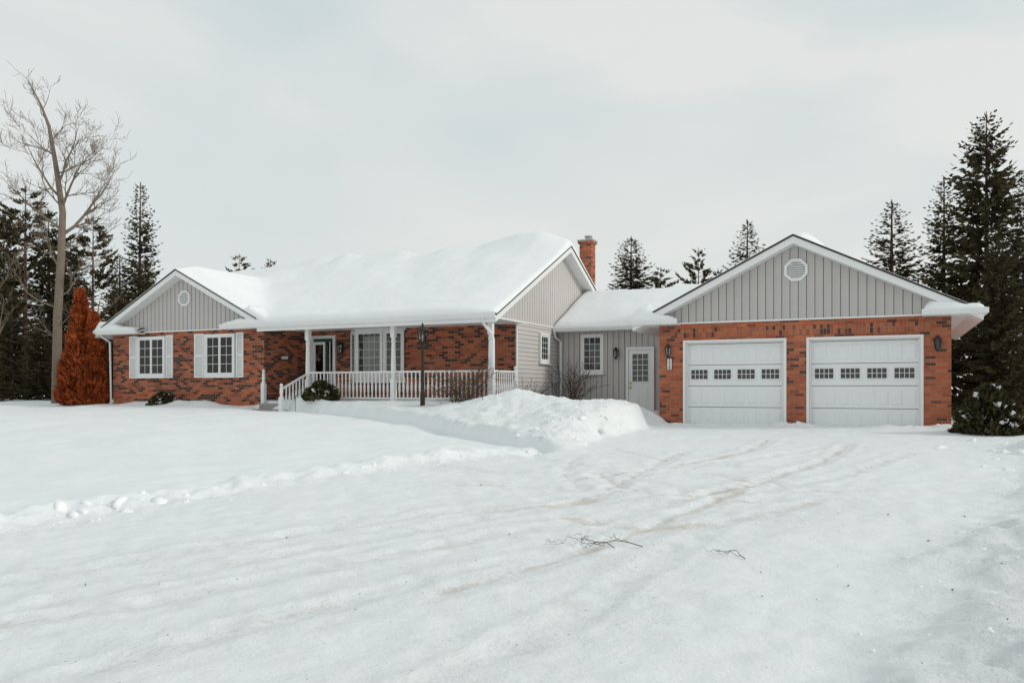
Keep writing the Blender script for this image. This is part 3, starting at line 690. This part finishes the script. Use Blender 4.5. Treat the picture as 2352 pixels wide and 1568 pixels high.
# ------------------------------------------------------------------ VEGETATION
def spruce_mesh(name,H,R,seed,dens=1.0,gap=.0,power=.85,clump=False,base=.06,leafm='needle',ls=.36):
    r=random.Random(seed); wood=P(); lv=[];lf=[]
    wood.tube([(0,0,-.2),(r.uniform(-.05,.05),0,H*.5),(0,0,H)],[H*.014,H*.008,.012],6)
    z=H*base
    def leaf(p,d,L,w):
        d=d.normalized(); n=Vector((r.uniform(-1,1),r.uniform(-1,1),r.uniform(-1,1))); a=d.cross(n)
        if a.length<1e-3: return
        a=a.normalized()*w; b=len(lv); q=p+d*L
        lv.extend([tuple(p-a*.6),tuple(p+d*L*.55-a),tuple(q),tuple(p+d*L*.5+a)]); lf.append((b,b+1,b+2,b+3))
    while z<H*.975:
        t=z/H; env=R*((1-t)**power)*(min(1,(t-base*.5)/.10+.45))
        if clump: env=R*(min(1,(1-t)*3.2)**.7)*(.55+.45*min(1,t/.3))
        n=r.randint(5,7) if not clump else r.randint(3,5); ph=r.uniform(0,6.28); irr=r.uniform(.72,1.12)
        for k in range(n):
            if r.random()<gap: continue
            az=ph+k*6.283/n+r.uniform(-.4,.4); L=env*irr*r.uniform(.6,1.2)+.04
            up=(-.30+.85*t) if not clump else r.uniform(.0,.5)
            pts=[]; p=Vector((0,0,z+r.uniform(-.08,.08))); d=Vector((math.cos(az),math.sin(az),up+.12)); m=max(2,int(L/.12))
            for s in range(m+1):
                pts.append(p.copy()); f=s/m
                if s and (not clump or f>.35):
                    reps=(3 if not clump else 6)*dens; reps=int(reps)+(r.random()<reps%1)
                    sz=ls*(1.15-.5*f)*(.42+.58*min(1,env/1.0))
                    for _ in range(reps):
                        sd=Vector((-d.y,d.x,0))*r.choice((-1,1))*r.uniform(.2,1.1)
                        leaf(p+Vector((r.uniform(-.05,.05),r.uniform(-.05,.05),r.uniform(-.06,.03)))*min(1,env),d*.8+sd+Vector((0,0,r.uniform(-.75,.2) if not clump else r.uniform(-.3,.8))),sz*r.uniform(.6,1.15),sz*.17)
                p=p+d*(L/m); d=d+Vector((r.uniform(-.06,.06),r.uniform(-.06,.06),(-.03 if f<.5 else .09))); d=d.normalized()
            leaf(p,d,ls*.6*min(1,.3+env),ls*.09)
            if L>.5: wood.tube([pts[0],pts[len(pts)//2],pts[-1]],[.012+L*.006,.01,.004],3)
        z+=(.13+.14*(1-t))*(1.0 if not clump else 2.0)
    for _ in range(8): leaf(Vector((0,0,H*r.uniform(.95,.98))),Vector((r.uniform(-.25,.25),r.uniform(-.25,.25),1)),.25,.02)
    nv=len(wood.v); me=bpy.data.meshes.new(name); me.from_pydata(wood.v+lv,[],wood.f+[tuple(i+nv for i in f) for f in lf])
    me.materials.append(M['twig']); me.materials.append(M[leafm])
    me.polygons.foreach_set('material_index',[0]*len(wood.f)+[1]*len(lf)); me.update(); return me
SP=[spruce_mesh('spruce_a',10,2.3,1,.95,.05),spruce_mesh('spruce_b',10,1.8,2,.9,.10),spruce_mesh('spruce_c',10,2.1,3,.9,.20,.95),
    spruce_mesh('pine_a',10,2.1,4,1.2,.15,.55,True,.18,'needle2',.36),spruce_mesh('big_spruce',10,2.9,5,1.1,.10,.8,False,.03)]
def tree(mesh,name,x,y,h,wx=1.0,rot=None,parent=None):
    o=bpy.data.objects.new(name,mesh); S.collection.objects.link(o); s=h/10
    z=min(gz(x,y),.5)-.1
    o.location=(x,y,z); o.scale=(s*wx,s*wx,s); o.rotation_euler=(0,0,rot if rot is not None else random.uniform(0,6.28))
    if parent: o.parent=parent
    return o
T=[(3,-37.3,24.3,10.3,1.1,'pine_tree'),(0,-40.2,25.1,8.6,1.3,'spruce_tree'),(0,-42.1,28.7,10.6,1.2,'spruce_tree'),(3,-34.4,25.7,8.9,.9,'pine_tree'),
   (1,-35.8,29.5,11.5,1.0,'spruce_tree'),(0,-39.1,27.9,8.6,1.4,'spruce_tree'),(2,-39.4,31.1,8.2,1.4,'spruce_tree'),
   (2,-33.5,20.4,3.0,1.6,'spruce_tree'),(0,-33,22.1,3.6,1.6,'spruce_tree'),(2,-35.5,22.5,5.2,1.5,'spruce_tree'),(0,-31.2,24.5,5.6,1.3,'spruce_tree'),
   (0,-32.5,27,6.8,1.3,'spruce_tree'),(0,-38,22.3,6.8,1.5,'spruce_tree'),(2,-30.5,21.8,3.2,1.5,'spruce_tree'),(3,-39,24,9.2,1.2,'pine_tree'),
   (3,-33.6,34.3,8.3,.8,'pine_tree'),(3,-32.2,35.3,8.1,.7,'pine_tree'),
   (0,-12.4,40.6,8.9,1.5,'spruce_tree'),(3,-12.6,47.3,8.2,1.2,'pine_tree'),(3,-9.2,42.1,8.6,.75,'pine_tree'),(3,-8.4,43.2,7.6,.8,'pine_tree'),(2,-7.2,45.3,10.5,1.4,'spruce_tree'),
   (2,0,42.1,10.2,1.6,'spruce_tree'),(1,1.7,32.6,8.6,1.2,'spruce_tree'),(4,2.9,31.4,10.3,1.0,'spruce_tree'),(0,4.5,35,8.9,1.1,'spruce_tree'),(4,3.0,29.2,5.6,1.1,'spruce_tree')]
for k,x,y,h,w,n in T: tree(SP[k],n,x,y,h,w)
dt=empty('distant_tree_line')
rd=random.Random(11)
for i in range(80):
    a=rd.uniform(-1.15,.95); d=rd.uniform(60,95); x=d*math.sin(a)-6; y=d*math.cos(a)
    tree(SP[rd.choice([0,2,3,1])],'distant_tree',x,y,rd.uniform(5,7.2),1.5,None,dt)

def grow(p,rnd,pos,d,L,r0,depth,up=.06,wob=.16,dens=1.0,mn=.0035):
    n=5 if depth>1 else 4; pts=[pos.copy()]; rad=[r0]; dd=d.normalized(); step=L/n; kids=[]
    for i in range(n):
        dd=(dd+Vector((rnd.gauss(0,wob),rnd.gauss(0,wob),rnd.gauss(0,wob)+up))).normalized()
        pos=pos+dd*step; pts.append(pos.copy()); rad.append(max(mn,r0*(1-.8*(i+1)/n))); kids.append((pos.copy(),dd.copy(),rad[-1]))
    p.tube(pts,rad,5 if depth>2 else 3)
    if depth<=0: return
    for (q,e,rq) in kids:
        for _ in range(2 if rnd.random()<.4*dens else (1 if rnd.random()<.95*dens else 0)):
            s=Vector((rnd.gauss(0,1),rnd.gauss(0,1),rnd.gauss(0,.6))); s=(s-e*s.dot(e)).normalized()
            grow(p,rnd,q,e*.75+s*rnd.uniform(.45,.85)+Vector((0,0,.12)),L*rnd.uniform(.34,.58),max(mn*1.1,rq*.65),depth-1,up,wob,dens,mn)
def bare_tree(name,loc,trunk,rad,limbs,seed):
    p=P(); rnd=random.Random(seed)
    c,s=.9025,.4305
    W=lambda u,z,w=0:Vector((u*c-w*s,u*s+w*c,z))
    tp=[W(*q) for q in trunk]; p.tube(tp,rad,9)
    for (k,f,du,dz,dw,L,r0,dep) in limbs:
        a=tp[k].lerp(tp[k+1],f); grow(p,rnd,a,W(du,dz,dw),L,r0,dep,.07,.17,.9,.0055)
    grow(p,rnd,tp[-1],tp[-1]-tp[-2],1.0,rad[-1],1,.06,.16,.8,.0055)
    o=p.obj(name,M['bark'],None,False); o.location=loc; return o
tk=[(0,-.4,0),(.0,1.5,0),(.03,3.4,0),(.10,5.5,.1),(.16,7.2,.1),(-.05,9.0,.0),(-.30,10.4,0),(-.65,11.2,.1),(-.95,11.8,.1)]
rdn=[.20,.165,.15,.135,.115,.085,.06,.035,.018]
L_=[(3,.5,.75,1.0,.2,2.7,.07,3),(4,.1,.8,.9,-.3,2.5,.055,3),(2,.8,-.9,.55,.3,2.4,.05,3),(3,.6,-.9,.7,-.4,2.5,.055,3),(4,.3,-.8,.9,.3,2.3,.05,3),(4,.6,.5,1.1,-.2,2.2,.05,3),
     (5,.2,-.8,.5,.4,1.9,.035,3),(5,.6,.6,.9,.2,1.3,.03,2),(6,.3,-.7,.6,-.2,1.4,.025,2),(6,.8,.35,1,.2,1.0,.02,2),(2,.3,.9,.35,.3,1.8,.04,3),(2,.1,-1,.3,-.2,2.0,.035,2),(1,.7,.9,.35,-.2,1.4,.03,2),(1,.5,-.9,.5,.3,1.5,.03,2),(7,.3,-.6,.8,0,.8,.014,2),(4,.8,.9,.5,.3,1.6,.035,3),(3,.2,.2,.8,1,1.8,.04,2),(4,.1,-.3,.8,-1,1.8,.04,2)]
bare_tree('bare_deciduous_tree',(-28.1,19.5,.35),tk,rdn,L_,21)
tk2=[(0,-.3,0),(.1,2,0),(-.1,4,0),(.1,6,0),(0,7.2,0)]
bare_tree('bare_deciduous_tree',(-35,21.5,.35),tk2,[.1,.08,.06,.04,.02],[(1,.3,.8,1,0,2,.03,2),(1,.8,-.8,1,0,2,.03,2),(2,.4,.8,1,.3,1.8,.025,2),(2,.8,-.6,1,.3,1.6,.02,2),(3,.4,.6,1,0,1.2,.015,2)],5)
bare_tree('bare_deciduous_tree',(-29.5,22.0,.35),[(0,-.3,0),(.15,1.5,0),(.1,3,0),(.3,4.2,0)],[.05,.04,.03,.015],[(1,.3,.8,1,0,1.4,.02,2),(1,.8,-.8,1,0,1.3,.02,2),(2,.4,.8,1,.3,1.1,.015,2)],9)
def bare_shrub(name,x,y,z,w,h,seed,n=16,dep=1):
    p=P(); rnd=random.Random(seed)
    for _ in range(n):
        a=rnd.uniform(0,6.28); d=Vector((math.cos(a)*w*.5,math.sin(a)*w*.5,h*rnd.uniform(.6,1)))
        grow(p,rnd,Vector((rnd.gauss(0,.05),rnd.gauss(0,.05),-.1)),d,h*rnd.uniform(.75,1.1),.010,dep,-.01,.13,.8,.006)
    o=p.obj(name,M['twig'],None); o.location=(x,y,z); return o
bare_shrub('bare_shrub',-10.55,18.7,.60,1.4,.95,1,18,2); bare_shrub('bare_shrub',-9.05,23.3,.42,.8,1.15,2,26,1); bare_shrub('bare_shrub',-9.25,20.4,.5,1.3,.75,3,16,1)
bare_shrub('bare_shrub',-25.4,19.3,.4,.5,1.0,8,6,1)
def dense(name,x,y,z,shapes,m,n,ls,seed,snow=0,up=.9):
    r=random.Random(seed); v=[];f=[];v2=[];f2=[]
    for (cx,cy,w,h,pw) in shapes:
        for _ in range(int(n)):
            t=r.random()**1.15; az=r.uniform(0,6.283); lump=1+.16*math.sin(3*az+7*t)+.12*math.sin(5*az-19*t)
            env=w*.5*(min(1,t/.12+.65))*((1-t)**pw)*lump; rad=env*(r.uniform(.62,1.06))
            p=Vector((cx+rad*math.cos(az),cy+rad*math.sin(az),t*h)); d=Vector((math.cos(az)*.6+r.uniform(-.5,.5),math.sin(az)*.6+r.uniform(-.5,.5),up+r.uniform(-.3,.4))).normalized()
            a=d.cross(Vector((r.uniform(-1,1),r.uniform(-1,1),r.uniform(-1,1)))).normalized()*ls*.22; L=ls*r.uniform(.6,1.3)
            sn=snow and t>.25 and rad>.75*env and (math.sin(az*4+cx)+math.sin(t*17+az*2))>1.1 and r.random()<snow
            V_,F_=(v2,f2) if sn else (v,f); b=len(V_)
            if sn: a=a*1.7
            V_.extend([tuple(p-a),tuple(p+d*L*.6-a),tuple(p+d*L),tuple(p+d*L*.5+a),tuple(p+a*.6)]); F_.append((b,b+1,b+2,b+3,b+4))
    e=empty(name,(x,y,z)); o=mesh_obj('foliage',v,f,M[m],e)
    c=P()
    for (cx,cy,w,h,pw) in shapes: c.tube([(cx,cy,-.3),(cx,cy,h*.85)],[w*.06,.01],6)
    c.obj('stem',M['twig'],e)
    if v2: mesh_obj('snow_clumps',v2,f2,M['snow'],e)
    return e
dense('rust_coloured_cedar',-26.0,19.0,.38,[(-.10,0,1.35,4.05,.72),(.40,.15,.95,3.2,.6),(-.40,-.1,.8,1.9,.6),(.5,0,.7,1.6,.6)],'rust',8000,.17,3)
dense('evergreen_shrub',-15.2,18.75,.6,[(0,0,.75,.5,.5),(.3,0,.5,.38,.4),(-.3,0,.45,.3,.4)],'shrubg',1000,.15,5,.25,.6)
dense('evergreen_shrub',-21.8,18.85,.36,[(0,0,.8,.42,.5),(-.25,0,.5,.28,.4)],'shrubg',1000,.13,6,.25,.5)
dense('snowy_spruce_bush',1.85,19.3,.0,[(0,0,1.15,1.0,.5),(.3,-.1,.75,.65,.4),(-.3,0,.75,.6,.4)],'shrubg',3400,.12,7,.3,.5)

lp=empty('street_lamp',(-11.33,18.2,0))
a=P(); a.lathe(0,0,[(.065,.2),(.065,.85),(.046,.90),(.044,2.06),(.06,2.08),(.06,2.12),(.04,2.15),(.075,2.2),(.09,2.22)],12)
a.lathe(0,0,[(.16,2.50),(.165,2.52),(.11,2.58),(.05,2.63),(.02,2.66),(.03,2.69),(.005,2.73)],8)
for k in range(8):
    t=k*math.pi/4; a.tube([(.08*math.cos(t),.08*math.sin(t),2.22),(.125*math.cos(t),.125*math.sin(t),2.38),(.14*math.cos(t),.14*math.sin(t),2.50)],[.014]*3,4)
a.obj('post_and_frame',mat('bronze_post_paint',(.045,.036,.025),.6,.2,10,spec=.15),lp)
b=P(); b.lathe(0,0,[(.07,2.225),(.115,2.38),(.13,2.5)],8); b.obj('glass',M['glass'],lp)
b=P(); b.lathe(0,0,[(.02,2.22),(.025,2.36),(.01,2.4)],8); b.obj('bulb',M['white'],lp)
hk=P()
for (x,y,z) in ((-8.9,17.0,.66),(-15.75,18.3,.5)):
    hk.tube([(x,y,z-.2),(x,y,z+.22),(x+.03,y,z+.28),(x+.08,y,z+.28),(x+.1,y,z+.2)],[.008]*5,5)
hk.obj('garden_hook',M['black'])
def fallen(name,x,y,L,seed,ang,dep=2):
    p=P(); rnd=random.Random(seed); z=gz(x,y)
    def g2(pos,d,L,r,dp_):
        pts=[pos]; n=5
        for i in range(n):
            d=(d+Vector((rnd.gauss(0,.22),rnd.gauss(0,.22),0))).normalized(); q=pts[-1]+d*L/n; q.z=.02+abs(rnd.gauss(0,.025)); pts.append(q)
            if dp_>0 and rnd.random()<.7:
                s=rnd.choice((-1,1)); g2(q.copy(),(d*.7+Vector((-d.y,d.x,0))*s*.8),L*.5,r*.6,dp_-1)
        p.tube(pts,[r*(1-.7*i/n) for i in range(n+1)],4)
    g2(Vector((0,0,.015)),Vector((math.cos(ang),math.sin(ang),0)),L,.0042,dep)
    o=p.obj(name,M['twig']); o.location=(x,y,z); return o
fallen('fallen_branch',-1.9,6.55,.6,3,math.pi+.35); fallen('fallen_branch',-2.1,6.4,.4,9,math.pi-.2,1); fallen('fallen_branch',-1.05,6.5,.26,4,2.6,1)
lt=P(); rq=random.Random(8)
for _ in range(46):
    x=rq.uniform(-6,1.8); y=rq.uniform(2.6,15); 
    if rq.random()<.5: x=rq.uniform(-1.5,1.2); y=rq.uniform(3,9)
    z=gz(x,y)+.008; a=rq.uniform(0,6.28); s=rq.uniform(.005,.015)
    lt.tube([(x,y,z),(x+s*math.cos(a),y+s*math.sin(a),z+.006),(x+2*s*math.cos(a+.3),y+2*s*math.sin(a+.3),z)],[s*.15,s*.4,s*.1],4)
lt.obj('leaf_litter',M['leaf'])
nb=empty('neighbour_house',(0,0,0))
q=P(); q.box(5.0,10,37,42,-.5,1.5); q.obj('walls',M['siding'],nb)
q=P(); q.prism([(4.7,36.7,1.5),(10.3,36.7,1.5),(7.5,36.7,2.6)],(0,5.6,0)); q.obj('snowy_roof',M['snow'],nb)
q=P(); q.box(5.4,6.0,36.96,37.0,.3,1.1); q.obj('window',M['dark'],nb)

# ------------------------------------------------------------------ LIGHT
w=bpy.data.worlds.new('World'); S.world=w; w.use_nodes=True; N=w.node_tree.nodes; L=w.node_tree.links
bg=N['Background']; out=N['World Output']
sd=Vector((.84,.16,.44)).normalized(); el=math.asin(sd.z); az=math.atan2(sd.x,sd.y)
sky=N.new('ShaderNodeTexSky'); sky.sky_type='NISHITA'; sky.sun_disc=False; sky.sun_elevation=el; sky.sun_rotation=az
L.new(sky.outputs[0],bg.inputs[0]); bg.inputs[1].default_value=.10
tc=N.new('ShaderNodeTexCoord'); mp=N.new('ShaderNodeMapping'); mp.inputs['Scale'].default_value=(1,1,3.0); mp.inputs['Rotation'].default_value=(.1,.15,.4); L.new(tc.outputs['Generated'],mp.inputs[0])
nz=N.new('ShaderNodeTexNoise'); nz.inputs['Scale'].default_value=1.5; nz.inputs['Detail'].default_value=6; nz.inputs['Roughness'].default_value=.45; nz.inputs['Distortion'].default_value=.5; L.new(mp.outputs[0],nz.inputs[0])
cr=N.new('ShaderNodeValToRGB'); cr.color_ramp.elements[0].position=.36; cr.color_ramp.elements[0].color=(.56,.67,.69,1); cr.color_ramp.elements[1].position=.62; cr.color_ramp.elements[1].color=(.80,.82,.80,1)
L.new(nz.outputs['Fac'],cr.inputs[0])
sp_=N.new('ShaderNodeSeparateXYZ'); L.new(tc.outputs['Generated'],sp_.inputs[0])
mr=N.new('ShaderNodeMapRange'); mr.inputs['From Min'].default_value=0; mr.inputs['From Max'].default_value=.42; mr.inputs['To Min'].default_value=.8; mr.inputs['To Max'].default_value=0; L.new(sp_.outputs['Z'],mr.inputs[0])
mx=N.new('ShaderNodeMix'); mx.data_type='RGBA'; L.new(mr.outputs[0],mx.inputs['Factor']); L.new(cr.outputs[0],mx.inputs['A']); mx.inputs['B'].default_value=(.86,.845,.81,1)
b2=N.new('ShaderNodeBackground'); L.new(mx.outputs['Result'],b2.inputs[0]); b2.inputs[1].default_value=1.0
ms=N.new('ShaderNodeMixShader'); ms.inputs[0].default_value=.92; L.new(bg.outputs[0],ms.inputs[1]); L.new(b2.outputs[0],ms.inputs[2]); L.new(ms.outputs[0],out.inputs[0])
sl=bpy.data.lights.new('sun','SUN'); sl.energy=1.5; sl.angle=math.radians(10); sl.color=(1,.95,.88)
so=bpy.data.objects.new('sun',sl); S.collection.objects.link(so); so.rotation_euler=(-sd).to_track_quat('-Z','Y').to_euler()
# camera
cam=bpy.data.cameras.new('camera'); cam.lens=28; cam.sensor_width=36; cam.shift_y=.0459; cam.clip_end=2000
co=bpy.data.objects.new('camera',cam); S.collection.objects.link(co); co.location=(0,0,.97); co.rotation_euler=(math.pi/2,0,math.radians(25.5)); S.camera=co
